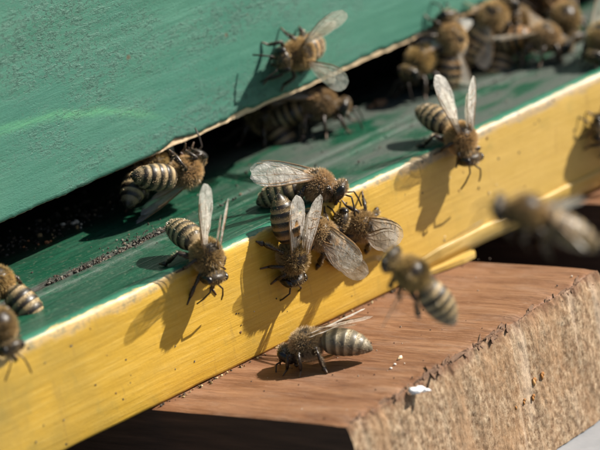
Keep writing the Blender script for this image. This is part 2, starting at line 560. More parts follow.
# splinters torn up along the sawn arris
M_SPL = mat_bare_wood('dark_splinter_wood', (0.055, 0.028, 0.016), (0.20, 0.115, 0.07))
for k in range(80):
    b = float(rng.uniform(0.15, 5.2)) if k > 12 else float(rng.uniform(1.6, 3.4))
    a = abs(float(rng.normal(0.03, 0.05)))
    p = np.array(plank_pos(a, b, PZ))
    L_ = float(rng.uniform(0.07, 0.22)) * (1.9 if k < 13 else 1.0)
    w_ = float(rng.uniform(0.012, 0.032)) * (1.4 if k < 13 else 1.0)
    ang = PLANK_ANG_B + float(rng.normal(0.45 if k < 13 else 0.2, 0.35))
    d = np.array([math.cos(ang), math.sin(ang), float(rng.normal(0.05, 0.12))])
    s_ = np.array([-d[1], d[0], 0.0])
    vs = []
    for t, wf, h in ((0, 0.5, 0.0), (0.35, 1.0, 0.018), (0.75, 0.7, 0.024), (1, 0.08, 0.02)):
        c_ = p + d * L_ * (t - 0.4) + np.array([0, 0, h])
        for sx, sz in ((-1, -0.02), (1, -0.02), (0.4, 0.014)): vs.append(c_ + s_ * w_ * wf * sx + np.array([0, 0, sz]))
    fs = []
    for i in range(3):
        for j in range(3):
            fs.append((i * 3 + j, i * 3 + (j + 1) % 3, i * 3 + 3 + (j + 1) % 3, i * 3 + 3 + j))
    fs += [(0, 2, 1), (9, 10, 11)]
    mesh_obj('splinter', np.array(vs) - np.array(plank.location), fs, M_SPL, plank, None, False)


def lump(c, r, n=None, seed=0, flat=0.7):
    """small uneven crumb: verts, faces"""
    t = (1 + 5 ** 0.5) / 2
    v = np.array([(-1, t, 0), (1, t, 0), (-1, -t, 0), (1, -t, 0), (0, -1, t), (0, 1, t), (0, -1, -t), (0, 1, -t), (t, 0, -1), (t, 0, 1), (-t, 0, -1), (-t, 0, 1)], float)
    v /= np.linalg.norm(v[0])
    f = [(0, 11, 5), (0, 5, 1), (0, 1, 7), (0, 7, 10), (0, 10, 11), (1, 5, 9), (5, 11, 4), (11, 10, 2), (10, 7, 6), (7, 1, 8), (3, 9, 4), (3, 4, 2), (3, 2, 6), (3, 6, 8), (3, 8, 9), (4, 9, 5), (2, 4, 11), (6, 2, 10), (8, 6, 7), (9, 8, 1)]
    g = np.random.default_rng(seed + 1000)
    v = v * g.uniform(0.6, 1.25, (12, 1)) * g.uniform(0.6, 1.4, (1, 3))
    if n is not None:
        n = np.array(n, float)
        v = v - np.outer(v @ n, n) * (1 - flat)
    return v * r + np.array(c), f


def lumps_obj(name, items, parent=None, smooth=False):
    V, F, Cc = [], [], []
    for i, (c, r, n, colr, flat) in enumerate(items):
        v, f = lump(c, r, n, i * 7 + len(name), flat)
        o = len(V)
        V += list(v)
        F += [tuple(o + q for q in t) for t in f]
        Cc += [colr] * len(v)
    return mesh_obj(name, V, F, M_GRIT, parent, None, smooth, Cc)


# ---------------------------------------------------------------- the hive
HX0, HX1 = -16.0, 32.0
WY, WZ = 2.0, 0.80
SH = 1.64
hive = empty('beehive', (0, 0, 0))
tag(hive, 'green painted beehive with yellow edged landing board and open entrance slot', 'beehive')

xs = np.concatenate([np.linspace(HX0, -6, 40), np.arange(-5.95, 7.0, 0.03), np.linspace(7.05, HX1, 60)])


def loft_x(name, prof, mats, pm, jitter=None):
    """sweep a (y, z) profile along the hive; prof(x) -> list of points"""
    V, F, FM = [], [], []
    n = len(prof(0.0))
    for x in xs:
        for (y, z) in prof(float(x)): V.append((x, y, z))
    for i in range(len(xs) - 1):
        for j in range(n - 1):
            F.append((i * n + j, i * n + n + j, i * n + n + j + 1, i * n + j + 1))
            FM.append(pm[j])
    o = mesh_obj(name, V, F, mats, hive, FM)
    if len(mats) > 1:
        o.data.polygons.foreach_set('use_smooth', np.asarray(FM) != 1)
    return o


def wall_prof(x):
    e = 0.018 * nz(x, 0, 0, 1.1, 3) + 0.014 * nz(x, 0, 0, 6, 1) + 0.010 * nz(x, 0, 0, 17, 7)
    on = min(1, max(0, (x + 0.9) / 0.8))
    chip = 0.008 + on * (0.034 + 0.080 * max(0, nz(x, 0, 0, 2.6, 12)) + 0.035 * max(0, nz(x, 0, 0, 9, 2)) + 0.015 * abs(nz(x, 0, 0, 24, 2)))
    z0 = WZ + e
    yb = 0.006 * nz(x, 0, 0, 0.8, 4)
    pts = [(WY + yb, 26.0), (WY + yb, 8.0), (WY + yb, 3.0), (WY + yb, 1.6), (WY + yb, z0 + chip + 0.06), (WY + yb, z0 + chip),
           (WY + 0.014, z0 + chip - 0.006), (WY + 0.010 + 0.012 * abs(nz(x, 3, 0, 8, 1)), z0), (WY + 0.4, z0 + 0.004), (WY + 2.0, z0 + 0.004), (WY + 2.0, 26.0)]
    return pts


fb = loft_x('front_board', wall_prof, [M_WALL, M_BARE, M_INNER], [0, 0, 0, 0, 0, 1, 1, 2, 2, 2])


def floor_prof(x):
    def h(y):
        w = 0.05 * nz(x, 0, 0, 0.7, 2)
        s = 0.0
        s -= 0.022 * (1 / (1 + math.exp((y - 1.12 - w) / 0.012)))       # the front of the board is a touch lower
        s -= 0.030 * math.exp(-((y - 1.36 - w * 0.6) / 0.05) ** 2)       # groove that holds the grit
        s += 0.008 * nz(x * 0.4, y * 4, 0, 1.0, 8) + 0.004 * nz(x * 0.7, y * 7, 0, 2.0, 5)
        return s + 0.012
    ys = [0.16, 0.24, 0.34, 0.5, 0.65, 0.8, 0.95, 1.06, 1.09, 1.11, 1.13, 1.15, 1.18, 1.24, 1.29, 1.33, 1.36, 1.39, 1.43, 1.5, 1.65, 1.85, 2.1, 2.4, 2.8, 3.3, 4.0]
    return [(0.16, -1.2)] + [(y, h(y)) for y in ys] + [(30.0, 0.0)]


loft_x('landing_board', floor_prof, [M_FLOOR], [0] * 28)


def strip_prof(x):
    j = 0.012 * nz(x, 0, 0, 1.3, 6) + 0.008 * nz(x, 0, 0, 7, 3)
    k = 0.010 * nz(x, 0, 0, 5, 11)
    q = 0.012 * max(0, nz(x, 0, 0, 3.0, 21))
    bz = -SH + 0.010 * nz(x, 0, 0, 2, 9)
    if x > 1.9: bz = -1.52
    y0 = 0.006 * nz(x, 0, 0, 0.6, 2)
    return [(0.22, -0.06), (0.18, 0.0 + j * 0.4), (0.11, 0.004 + j), (0.06, -0.006 + j - q), (0.025, -0.030 + j + k - q), (0.008 + y0, -0.068 + k - q), (y0, -0.12), (y0, -0.3),
            (y0, -0.8), (y0, -1.3), (y0, bz + 0.05), (0.012 + y0, bz + 0.014), (0.05, bz), (0.3, bz + 0.002)]


loft_x('front_strip', strip_prof, [M_YELLOW], [0] * 13)


def lip_prof(x):
    g = min(1.0, max(0.0, (x - 1.9) / 0.35))
    sag = 0.02 * nz(x, 0, 0, 1.7, 5)
    p = 0.008 + 0.034 * g
    t = -1.40 + sag + 0.05 * g
    return [(0.01, t + 0.006), (-p * 0.7, t - 0.004), (-p * 0.95, t - 0.016), (-p, t - 0.04), (-p + 0.004, -1.585 + sag), (0.03, -1.605), (0.3, -1.60)]


M_LIP = NT('yellow_paint_lip')
_b = M_LIP.noise(3.0, M_LIP.mapping((0.4, 3, 3)), 4)
M_LIP = M_LIP.done(M_LIP.ramp(_b, [(0.3, (0.42, 0.27, 0.06)), (0.55, (0.48, 0.33, 0.10)), (0.75, (0.56, 0.42, 0.18))]), 0.45, M_LIP.bump(_b, 0.3, 0.04), 0.45)
xs_all = xs
xs = np.concatenate([np.arange(1.9, 7.0, 0.04), np.linspace(7.1, HX1, 50)])
loft_x('lower_lip', lip_prof, [M_LIP], [0] * 6)
xs = xs_all
# the flaring end of the lip that lies on the plank
vs = []
tong = [(1.55, 0.0), (1.85, -0.09), (2.2, -0.17), (2.5, -0.21), (2.72, -0.20), (2.80, -0.12), (2.78, -0.05), (2.3, 0.0), (1.9, 0.02)]
for zz in (PZ + 0.012, PZ + 0.075):
    for (x, y) in tong: vs.append((x, y, zz + 0.015 * nz(x, y, zz, 4)))
nt_ = len(tong)
fs = [tuple(range(nt_))[::-1], tuple(range(nt_, 2 * nt_))] + [(i, (i + 1) % nt_, nt_ + (i + 1) % nt_, nt_ + i) for i in range(nt_)]
mesh_obj('lip_end', vs, fs, M_LIP, hive, None, False)

# the rest of the box, out of the picture
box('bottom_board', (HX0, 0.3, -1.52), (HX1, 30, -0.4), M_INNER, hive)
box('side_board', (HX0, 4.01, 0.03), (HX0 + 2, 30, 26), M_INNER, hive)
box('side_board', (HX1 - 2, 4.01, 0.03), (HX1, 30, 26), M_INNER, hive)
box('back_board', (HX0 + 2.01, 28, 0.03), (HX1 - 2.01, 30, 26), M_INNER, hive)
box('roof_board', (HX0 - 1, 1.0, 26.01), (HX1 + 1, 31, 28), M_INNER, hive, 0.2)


def solid(p):
    x, y, z = p
    if z <= 0.012 and z >= -SH and y >= 0.0: return True
    if y >= WY and y <= WY + 2 and z >= WZ: return True
    if z <= PZ:
        d = np.array([x - K1[0], y - K1[1], 0.0])
        # solve d = a uA + b uB
        det = uA[0] * uB[1] - uA[1] * uB[0]
        a = (d[0] * uB[1] - d[1] * uB[0]) / det
        b = (uA[0] * d[1] - uA[1] * d[0]) / det
        if a >= 0 and 0 <= b <= 5.35: return True
    return False


# dirt: grit in the groove, crumbs along the entrance, fly specks on the strip, flecks on the plank
GREY = [(0.045, 0.04, 0.035), (0.08, 0.07, 0.06), (0.03, 0.022, 0.016), (0.20, 0.18, 0.15), (0.10, 0.075, 0.05), (0.05, 0.035, 0.025), (0.035, 0.03, 0.025)]
items = []
def scatter(n, xa, xb, yc, ys_, r0, r1, cols, zb=0.0):
    for i in range(n):
        x = float(rng.uniform(xa, xb)); y = yc + float(rng.normal(0, ys_)); r = float(rng.uniform(r0, r1) ** 1.0)
        items.append(((x, y, zb + r * 0.45), r, None, cols[int(rng.integers(len(cols)))], 1))
for cx_ in np.sort(rng.uniform(-2.75, -1.2, 16)):
    scatter(int(rng.integers(20, 70)), cx_ - 0.12, cx_ + 0.12, 1.36 + float(rng.normal(0, 0.05)), 0.06, 0.003, 0.019, GREY, -0.004)
scatter(70, -3.3, -2.75, 1.38, 0.07, 0.004, 0.022, GREY, -0.004)
scatter(50, -2.3, -1.2, 1.50, 0.10, 0.008, 0.02, GREY, 0.01)
scatter(26, -1.15, 0.4, 1.36, 0.05, 0.008, 0.02, GREY, 0.0)
scatter(260, -3.4, -0.4, 3.05, 0.24, 0.006, 0.028, GREY[:3] + [(0.10, 0.075, 0.05)], 0.0)
scatter(60, -3.2, 4.5, 2.2, 0.7, 0.006, 0.018, GREY, 0.01)
scatter(14, -2.6, -1.6, 2.75, 0.10, 0.015, 0.04, [(0.32, 0.22, 0.10), (0.25, 0.10, 0.04), (0.55, 0.5, 0.42)], 0.01)
scatter(90, 0.5, 6, 1.4, 0.5, 0.006, 0.02, GREY, 0.01)
o = lumps_obj('entrance_grit', items)
tag(o, 'grey and brown grit lying on the green landing board', 'grit', kind='stuff')
items = []
for i in range(46):
    x = float(rng.uniform(-5, 5)); z = float(rng.uniform(-1.5, -0.15)); r = float(rng.uniform(0.008, 0.02))
    items.append(((x, -0.003, z), r, (0, 1, 0), [(0.06, 0.045, 0.03), (0.10, 0.10, 0.09), (0.20, 0.11, 0.04), (0.62, 0.52, 0.36)][int(rng.integers(4))], 0.5))
o = lumps_obj('dirt_specks', items, hive)
o['kind'] = 'stuff'
items = []
for i in range(90):                                          # line of sweepings where strip and plank meet
    x = float(rng.uniform(-2.9, 2.0)); y = -0.01 - abs(float(rng.normal(0, 0.035))); r = float(rng.uniform(0.008, 0.024))
    items.append(((x, y, PZ + r * 0.5), r, None, [(0.04, 0.03, 0.02), (0.30, 0.22, 0.10), (0.08, 0.05, 0.03), (0.5, 0.42, 0.25)][int(rng.integers(4))], 1))
for i in range(70):
    x = float(rng.uniform(-2.2, 3)); y = float(rng.uniform(-2.6, -0.2)); r = float(rng.uniform(0.005, 0.014))
    items.append(((x, y, PZ + r * 0.4), r, None, [(0.05, 0.03, 0.02), (0.45, 0.38, 0.3), (0.2, 0.11, 0.07)][int(rng.integers(3))], 1))
o = lumps_obj('plank_crumbs', items)
tag(o, 'fine dark crumbs along the joint of plank and yellow strip', 'crumbs', kind='stuff')

o = lumps_obj('bird_dropping', [((-0.883, -2.843, -1.685), 0.085, (0, 0, 1), (0.75, 0.75, 0.77), 0.45), ((-0.793, -2.823, -1.695), 0.080, (0, 0, 1), (0.75, 0.75, 0.77), 0.45), ((-0.933, -2.813, -1.665), 0.060, (0, 0, 1), (0.75, 0.75, 0.77), 0.45), ((-0.763, -2.883, -1.725), 0.060, (0, 0, 1), (0.75, 0.75, 0.77), 0.45)], None, True)
tag(o, 'white dropping on the torn edge of the plank', 'dropping')
o = lumps_obj('wax_flake', [((-0.309, -1.919, -1.633), 0.050, (0, 0, 1), (0.62, 0.45, 0.27), 0.40), ((-0.279, -1.889, -1.633), 0.030, (0, 0, 1), (0.7, 0.6, 0.5), 0.50)], None, True)
tag(o, 'pale flake of wax on the middle of the plank', 'wax flake')
o = lumps_obj('crumb', [((-0.483, -2.009, -1.635), 0.022, (0, 0, 1), (0.75, 0.7, 0.65), 0.70)], None, True)
tag(o, 'tiny white crumb nearest the wax flake on the plank', 'crumb')
o = lumps_obj('crumb', [((-0.602, -2.060, -1.635), 0.022, (0, 0, 1), (0.75, 0.7, 0.65), 0.70)], None, True)
tag(o, 'tiny white crumb between the wax flake and the walking bee', 'crumb')
o = lumps_obj('pollen_crumb', [((3.451, 2.200, 0.042), 0.100, (0, 0, 1), (0.16, 0.09, 0.045), 0.55), ((3.561, 2.200, 0.037), 0.080, (0, 0, 1), (0.16, 0.09, 0.045), 0.55), ((3.351, 2.230, 0.032), 0.060, (0, 0, 1), (0.16, 0.09, 0.045), 0.55)], None, True)
tag(o, 'orange pollen crumb on the dark floor of the entrance', 'crumb')
o = lumps_obj('frass_spot', [((0.997, -2.526, -2.759), 0.036, (0.134, -0.991, 0.000), (0.3, 0.13, 0.03), 0.30), ((1.022, -2.526, -2.724), 0.027, (0.134, -0.991, 0.000), (0.25, 0.11, 0.03), 0.30)], None, True)
tag(o, 'lowest orange frass spot on the sawn plank end', 'frass spot')
o = lumps_obj('frass_spot', [((1.169, -2.503, -2.761), 0.034, (0.134, -0.991, 0.000), (0.3, 0.13, 0.03), 0.30), ((1.194, -2.503, -2.726), 0.025, (0.134, -0.991, 0.000), (0.25, 0.11, 0.03), 0.30)], None, True)
tag(o, 'second lowest orange frass spot on the sawn plank end', 'frass spot')
o = lumps_obj('frass_spot', [((1.359, -2.477, -2.784), 0.041, (0.134, -0.991, 0.000), (0.3, 0.13, 0.03), 0.30), ((1.384, -2.477, -2.749), 0.031, (0.134, -0.991, 0.000), (0.25, 0.11, 0.03), 0.30)], None, True)
tag(o, 'dark orange frass spot in the middle of the row', 'frass spot')
o = lumps_obj('frass_spot', [((1.431, -2.467, -2.582), 0.054, (0.134, -0.991, 0.000), (0.4, 0.22, 0.08), 0.30), ((1.456, -2.467, -2.547), 0.041, (0.134, -0.991, 0.000), (0.25, 0.11, 0.03), 0.30)], None, True)
tag(o, 'large pale orange frass spot above the row', 'frass spot')
o = lumps_obj('frass_spot', [((1.608, -2.443, -2.571), 0.048, (0.134, -0.991, 0.000), (0.3, 0.13, 0.03), 0.30), ((1.633, -2.443, -2.536), 0.036, (0.134, -0.991, 0.000), (0.25, 0.11, 0.03), 0.30)], None, True)
tag(o, 'topmost orange frass spot on the sawn plank end', 'frass spot')

# ---------------------------------------------------------------- bees
def mat_bee_body():
    n = NT('bee_cuticle')
    c = n.attr('tint')
    g = n.attr('gloss', 'Fac')
    rough = n.maprange(g, 0, 1, 0.62, 0.16)
    nor = n.bump(n.noise(60.0, None, 3), 0.25, 0.006)
    return n.done(c, rough, nor, 0.5)


def mat_fur():
    n = NT('bee_fur')
    c = n.attr('tint')
    tr = n.t.nodes.new('ShaderNodeBsdfTranslucent')
    n.link(c, tr.inputs['Color'])
    ms = n.t.nodes.new('ShaderNodeMixShader')
    ms.inputs[0].default_value = 0.22
    n.done(c, 0.35, None, 0.6)
    n.link(n.b.outputs[0], ms.inputs[1])
    n.link(tr.outputs[0], ms.inputs[2])
    n.link(ms.outputs[0], n.out.inputs['Surface'])
    return n.m


def mat_wing():
    n = NT('bee_wing_membrane')
    tr = n.t.nodes.new('ShaderNodeBsdfTransparent')
    tr.inputs['Color'].default_value = (0.92, 0.88, 0.80, 1)
    gl = n.t.nodes.new('ShaderNodeBsdfGlossy')
    gl.inputs['Color'].default_value = (0.95, 0.93, 0.90, 1)
    gl.inputs['Roughness'].default_value = 0.45
    df = n.t.nodes.new('ShaderNodeBsdfDiffuse')
    df.inputs['Color'].default_value = (0.64, 0.61, 0.57, 1)
    tl = n.t.nodes.new('ShaderNodeBsdfTranslucent')
    tl.inputs['Color'].default_value = (0.34, 0.32, 0.29, 1)
    nor = n.bump(n.noise(9.0, None, 3), 0.6, 0.05)
    for q in (gl, df, tl): n.link(nor, q.inputs['Normal'])
    a = n.t.nodes.new('ShaderNodeAddShader')             # reflected and transmitted scatter, 0.95 together
    n.link(df.outputs[0], a.inputs[0]); n.link(tl.outputs[0], a.inputs[1])
    b = n.t.nodes.new('ShaderNodeMixShader'); b.inputs[0].default_value = 0.28
    n.link(a.outputs[0], b.inputs[1]); n.link(gl.outputs[0], b.inputs[2])
    c = n.t.nodes.new('ShaderNodeMixShader')
    lw = n.t.nodes.new('ShaderNodeLayerWeight')
    lw.inputs['Blend'].default_value = 0.35
    cov = n.math('ADD', n.maprange(n.noise(7.0), 0.35, 0.65, 0.22, 0.40), n.math('MULTIPLY', lw.outputs['Facing'], 0.55), None, True)
    n.setin(c.inputs[0], cov)
    n.link(tr.outputs[0], c.inputs[1]); n.link(b.outputs[0], c.inputs[2])
    n.link(c.outputs[0], n.out.inputs['Surface'])
    return n.m


M_BODY, M_FUR, M_WING = mat_bee_body(), mat_fur(), mat_wing()
_v = NT('bee_wing_vein')
M_VEIN = _v.done((0.24, 0.14, 0.065), 0.4, None, 0.5)


def nrm(v):
    v = np.asarray(v, float)
    return v / (np.linalg.norm(v) + 1e-12)


def rot(v, ax, a):
    ax = nrm(ax); v = np.asarray(v, float)
    return v * math.cos(a) + np.cross(ax, v) * math.sin(a) + ax * (ax @ v) * (1 - math.cos(a))


class Body:
    def __init__(s): s.V, s.F, s.C, s.G, s.D, s.H = [], [], [], [], [], []   # verts, faces, colour, gloss, fur density, fur length

    def ring(s, c, lat, nn, ry, rz, colr, gloss, dens, hl, seg=22, shape=None):
        base = len(s.V)
        for k in range(seg):
            a = 2 * math.pi * k / seg
            y, z = math.cos(a), math.sin(a)
            f = shape(a) if shape else 1.0
            s.V.append(c + lat * ry * y * f + nn * rz * z)
            cc = colr(a) if callable(colr) else colr
            s.C.append(cc); s.G.append(gloss)
            s.D.append(dens(a) if callable(dens) else dens); s.H.append(hl)
        return base

    def bridge(s, a, b, seg=22):
        for k in range(seg):
            j = (k + 1) % seg
            s.F.append((a + k, a + j, b + j, b + k))

    def cap(s, a, seg=22, flip=False):
        f = tuple(range(a, a + seg))
        s.F.append(f[::-1] if flip else f)

    def tube(s, pts, rads, colr, gloss, seg=7, dens=0.0, hl=0.0, flat=1.0):
        pts = [np.asarray(p, float) for p in pts]
        prev = None
        ref = np.array([0.13, 0.21, 0.97])
        for i, p in enumerate(pts):
            t = nrm(pts[min(i + 1, len(pts) - 1)] - pts[max(i - 1, 0)])
            a = nrm(np.cross(t, ref)); b = np.cross(t, a)
            cc = colr[i] if isinstance(colr, list) else colr
            base = s.ring(p, a, b, rads[i] * flat, rads[i], cc, gloss, dens, hl, seg)
            if prev is not None: s.bridge(prev, base, seg)
            else: s.cap(base, seg, True)
            prev = base
        s.cap(prev, seg)

    def ellipsoid(s, c, ax, rad, colr, gloss, seg=14, rings=9):
        prev = None
        for i in range(rings):
            t = -0.985 + 1.97 * i / (rings - 1)
            r = math.sqrt(1 - t * t)
            base = s.ring(c + ax[0] * rad[0] * t, ax[1], ax[2], rad[1] * r, rad[2] * r, colr, gloss, 0, 0, seg)
            if prev is not None: s.bridge(prev, base, seg)
            else: s.cap(base, seg, True)
            prev = base
        s.cap(prev, seg)


DARK = (0.013, 0.009, 0.006)
LEG = (0.022, 0.013, 0.009)
LEG2 = (0.075, 0.038, 0.017)


def interp(x, xp, fp): return float(np.interp(x, xp, fp))


WING_FORE = ([0, .06, .15, .3, .45, .6, .75, .86, .94, .985, 1.0],
             [.012, .022, .03, .040, .048, .05, .035, .005, -.035, -.075, -.115],
             [-.03, -.05, -.09, -.17, -.245, -.30, -.315, -.29, -.24, -.19, -.135])
WING_HIND = ([0, .08, .2, .35, .5, .65, .8, .9, .96, 1.0],
             [.01, .02, .035, .045, .045, .035, .015, -.015, -.045, -.10],
             [-.04, -.09, -.17, -.235, -.27, -.28, -.25, -.205, -.165, -.115])
VEINS_FORE = [[(0, .0), (.3, .03), (.6, .04), (.75, .02)], [(0, -.01), (.25, -.02), (.5, .0), (.72, .0), (.92, -.04)],
              [(.05, -.03), (.3, -.09), (.5, -.12), (.75, -.13), (.9, -.15)], [(.1, -.05), (.3, -.15), (.5, -.22), (.66, -.27)],
              [(.3, -.09), (.36, -.19)], [(.5, .0), (.48, -.12), (.5, -.22)], [(.62, .0), (.62, -.125)], [(.72, .0), (.75, -.13), (.72, -.22)], [(.62, -.125), (.66, -.24)]]
VEINS_HIND = [[(0, 0), (.35, .02), (.65, .01), (.85, -.03)], [(.05, -.02), (.35, -.08), (.6, -.12), (.85, -.15)], [(.05, -.04), (.3, -.15), (.45, -.22)], [(.45, .02), (.5, -.10)]]


def build_wing(name, parent, outline, veins, root, d, lead, length):
    ls, top, bot = outline
    d, lead = nrm(d), nrm(lead)
    lead = nrm(lead - d * (lead @ d))
    nn = np.cross(d, lead)
    V, F, FM = [], [], []
    N, Mm = 22, 7

    def P(l, c):
        h = 0.006 * math.sin(c * 60) + 0.05 * (l ** 2) * 0.3 - 0.25 * (c + 0.1) ** 2
        return root + (d * l + lead * c + nn * h) * length

    for i in range(N):
        l = i / (N - 1)
        a, b = interp(l, ls, top), interp(l, ls, bot)
        for j in range(Mm): V.append(P(l, a + (b - a) * j / (Mm - 1)))
    for i in range(N - 1):
        for j in range(Mm - 1):
            F.append((i * Mm + j, (i + 1) * Mm + j, (i + 1) * Mm + j + 1, i * Mm + j + 1)); FM.append(0)
    edge = [(l, t) for l, t in zip(ls, top)][:8]
    for vi, line in enumerate(veins + [edge]):
        r = 0.0034 if vi > 1 else 0.0058
        if vi == len(veins): r = 0.0055
        prev = None
        for k, (l, c) in enumerate(line):
            p = P(l, c)
            q = line[min(k + 1, len(line) - 1)]; o_ = line[max(k - 1, 0)]
            t = nrm(P(*q) - P(*o_)); sd = np.cross(t, nn)
            base = len(V)
            rr = r * (1.1 - 0.6 * k / len(line))
            V += [p + sd * rr, p + nn * rr, p - sd * rr, p - nn * rr]
            if prev is not None:
                for m in range(4): F.append((prev + m, prev + (m + 1) % 4, base + (m + 1) % 4, base + m)); FM.append(1)
            prev = base
    return mesh_obj(name, V, F, [M_WING, M_VEIN], parent, FM)


def make_bee(label, pos, fwd, up, wings='fold', seed=0, droop=12, curl=14, yaw=0, head_pitch=38, head_yaw=0, legs='surface',
             amber=0.3, fur=1.0, fringe=None, tail=1.0, wing_args=None, ant=(0, 0), pale=0.0, ht=0.27, soft=0.0):
    g = np.random.default_rng(seed + 77)
    fwd = nrm(fwd)
    up = nrm(np.asarray(up, float) - fwd * (np.asarray(up, float) @ fwd))
    left = np.cross(up, fwd)
    HT = ht                                            # height of the thorax over what it stands on
    base_pos = np.asarray(pos, float) - up * HT
    root = empty('honey_bee', tuple(base_pos))
    root.rotation_mode = 'QUATERNION'
    root.rotation_quaternion = Matrix(((fwd[0], left[0], up[0]), (fwd[1], left[1], up[1]), (fwd[2], left[2], up[2]))).to_quaternion()
    Z = np.array([0, 0, HT])
    X_, Y_, U_ = np.eye(3)
    B = Body()
    band = np.array((0.40, 0.30, 0.165)) * (1 - pale) + np.array((0.50, 0.42, 0.28)) * pale
    band = band * g.uniform(0.75, 1.15)
    amb = np.array((0.30, 0.135, 0.03))
    furc = np.array((0.60, 0.44, 0.215)) * (1 - pale) + np.array((0.66, 0.53, 0.32)) * pale
    furc = furc * g.uniform(0.78, 1.15) * np.array((1.0, g.uniform(0.92, 0.98), g.uniform(0.82, 1.05)))
    prev = None
    # ---- abdomen, from the tip forward
    L = 0.70 * tail
    pts = []
    p = np.array([-0.205, 0, 0.0]) + Z
    NS = 64
    for i in range(NS + 1):
        s_ = i / NS
        a = R(droop + curl * s_ * 1.4)
        yw = R(yaw) * s_
        t = np.array([-math.cos(a) * math.cos(yw), math.sin(yw), -math.sin(a)])
        pts.append((p.copy(), t))
        p = p + t * L / NS
    bounds = [0.0, 0.15, 0.33, 0.50, 0.66, 0.81, 1.001]
    for i in range(NS, -1, -1):
        s_ = i / NS
        c, t = pts[i]
        lat = nrm(np.cross(t, U_))
        nn = nrm(np.cross(t, lat))
        if nn[2] < 0: nn = -nn
        r = interp(s_, [0, .03, .08, .16, .3, .45, .6, .75, .87, .95, .985, 1], [.05, .09, .142, .178, .198, .200, .185, .150, .102, .056, .030, .010])
        k = max(q for q in range(6) if s_ >= bounds[q])
        u = (s_ - bounds[k]) / (bounds[k + 1] - bounds[k])
        r *= 1 + 0.055 * (u - 0.5) if 0.05 < s_ < 0.97 else 1
        if u > 0.93 and k < 5: r *= 0.985
        w = 1 / (1 + math.exp((u - (0.40 if k > 0 else 0.55)) / 0.07))
        if k == 5: w *= 0.45
        if k == 0: w *= 0.8

        def wf(a, u=u, k=k, w=w):
            j = 0.10 * nz(math.cos(a) * 2.4, math.sin(a) * 2.4, k * 3.1 + seed, 1.0, 2) + 0.07 * nz(math.cos(a) * 9, math.sin(a) * 9, k + seed, 1.0, 6)
            q = 1 / (1 + math.exp((u + j - (0.40 if k > 0 else 0.55)) / 0.07))
            return q * (0.45 if k == 5 else 0.8 if k == 0 else 1.0)
        bc = band * (1 - amber * (1 if k in (0, 1, 2) else 0.25)) + amb * amber * (1 if k in (0, 1, 2) else 0.25)
        under = np.array((0.10, 0.065, 0.03))

        def colf(a, bc=bc, wf=wf):
            w2 = wf(a)
            cc = (np.array(DARK) * (1 - soft) + bc * soft * 0.6) * (1 - w2) + bc * w2
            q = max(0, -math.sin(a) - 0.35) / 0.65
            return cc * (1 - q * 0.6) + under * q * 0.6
        dens = (1.05 * w if k > 0 else 2.0 * w) + 0.035
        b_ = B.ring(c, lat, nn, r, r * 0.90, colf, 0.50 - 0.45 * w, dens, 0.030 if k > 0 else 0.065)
        if prev is None: B.cap(b_, 22, True)
        else: B.bridge(prev, b_)
        prev = b_
    # ---- thorax
    for x, ry, rz, zc in ((-.185, .080, .080, .0), (-.17, .122, .125, .0), (-.14, .153, .156, .005), (-.10, .173, .175, .008), (-.05, .184, .187, .01),
                          (0.0, .185, .189, .01), (.05, .180, .183, .008), (.10, .166, .167, .0), (.14, .143, .144, -.008), (.17, .112, .112, -.015), (.19, .08, .08, -.022)):
        def dfun(a, x=x):
            top = math.sin(a) > 0.84 and abs(x) < 0.09
            return 0.25 if top else 1.9
        b_ = B.ring(np.array([x, 0, zc]) + Z, Y_, U_, ry, rz, lambda a, x=x: np.array((0.022, 0.014, 0.010)) if math.sin(a) > 0.85 and abs(x) < 0.10 else furc * 0.10, 0.45, dfun, 0.066)
        B.bridge(prev, b_); prev = b_
    # ---- head
    hp, hy = R(head_pitch), R(head_yaw)
    t = np.array([math.cos(hp) * math.cos(hy), math.sin(hy), -math.sin(hp)])
    lat = nrm(np.cross(U_, t)); nn = np.cross(t, lat)
    c0 = np.array([0.205, 0, -0.03]) + Z
    for s_, ry, rz in ((0, .052, .05), (.02, .075, .075), (.035, .125, .13), (.055, .160, .158), (.085, .178, .172), (.115, .172, .168), (.145, .150, .150), (.17, .115, .12), (.19, .075, .085), (.20, .035, .04)):
        def sh(a): return 1.0 - 0.38 * max(0, -math.sin(a)) ** 1.3
        c = c0 + t * s_ + nn * (-0.025)
        b_ = B.ring(c, lat, nn, ry, rz, np.array((0.030, 0.021, 0.013)), 0.40, lambda a: 0.6 if math.sin(a) > 0.1 else 0.22, 0.036, shape=sh)
        B.bridge(prev, b_); prev = b_
    B.cap(prev)
    hc = c0 + t * 0.10 - nn * 0.015
    for sgn in (-1, 1):
        ax = (nrm(t * 0.35 + lat * sgn * 0.94), nrm(nn * 0.96 - lat * sgn * 0.12 * -1), None)
        e0 = ax[0]; e1 = nrm(ax[1] - e0 * (ax[1] @ e0)); e2 = np.cross(e0, e1)
        B.ellipsoid(hc + lat * sgn * 0.128 + nn * 0.012 + t * 0.012, (e0, e1, e2), (0.058, 0.130, 0.074), (0.007, 0.005, 0.004), 0.75)
        # antenna: scape, elbow, flagellum
        a0 = hc + t * 0.085 + lat * sgn * 0.035 + nn * 0.005
        sp = 0.55 + ant[0] + g.uniform(-.1, .1)
        dn = ant[1] + g.uniform(-.15, .15)
        a1 = a0 + nrm(t * 0.75 + lat * sgn * sp + nn * 0.45) * 0.13
        fd = nrm(t * 0.8 + lat * sgn * (0.35 + ant[0]) - nn * (0.55 + dn))
        a2 = a1 + fd * 0.14
        a3 = a2 + nrm(fd - nn * 0.25) * 0.13
        B.tube([a0, a1, a1 + fd * 0.02, a2, a3], [.012, .012, .011, .0125, .011], [LEG2, LEG, LEG, LEG, LEG], 0.4, 6)
        # mandible
        m0 = hc - nn * 0.135 + t * 0.055 + lat * sgn * 0.045
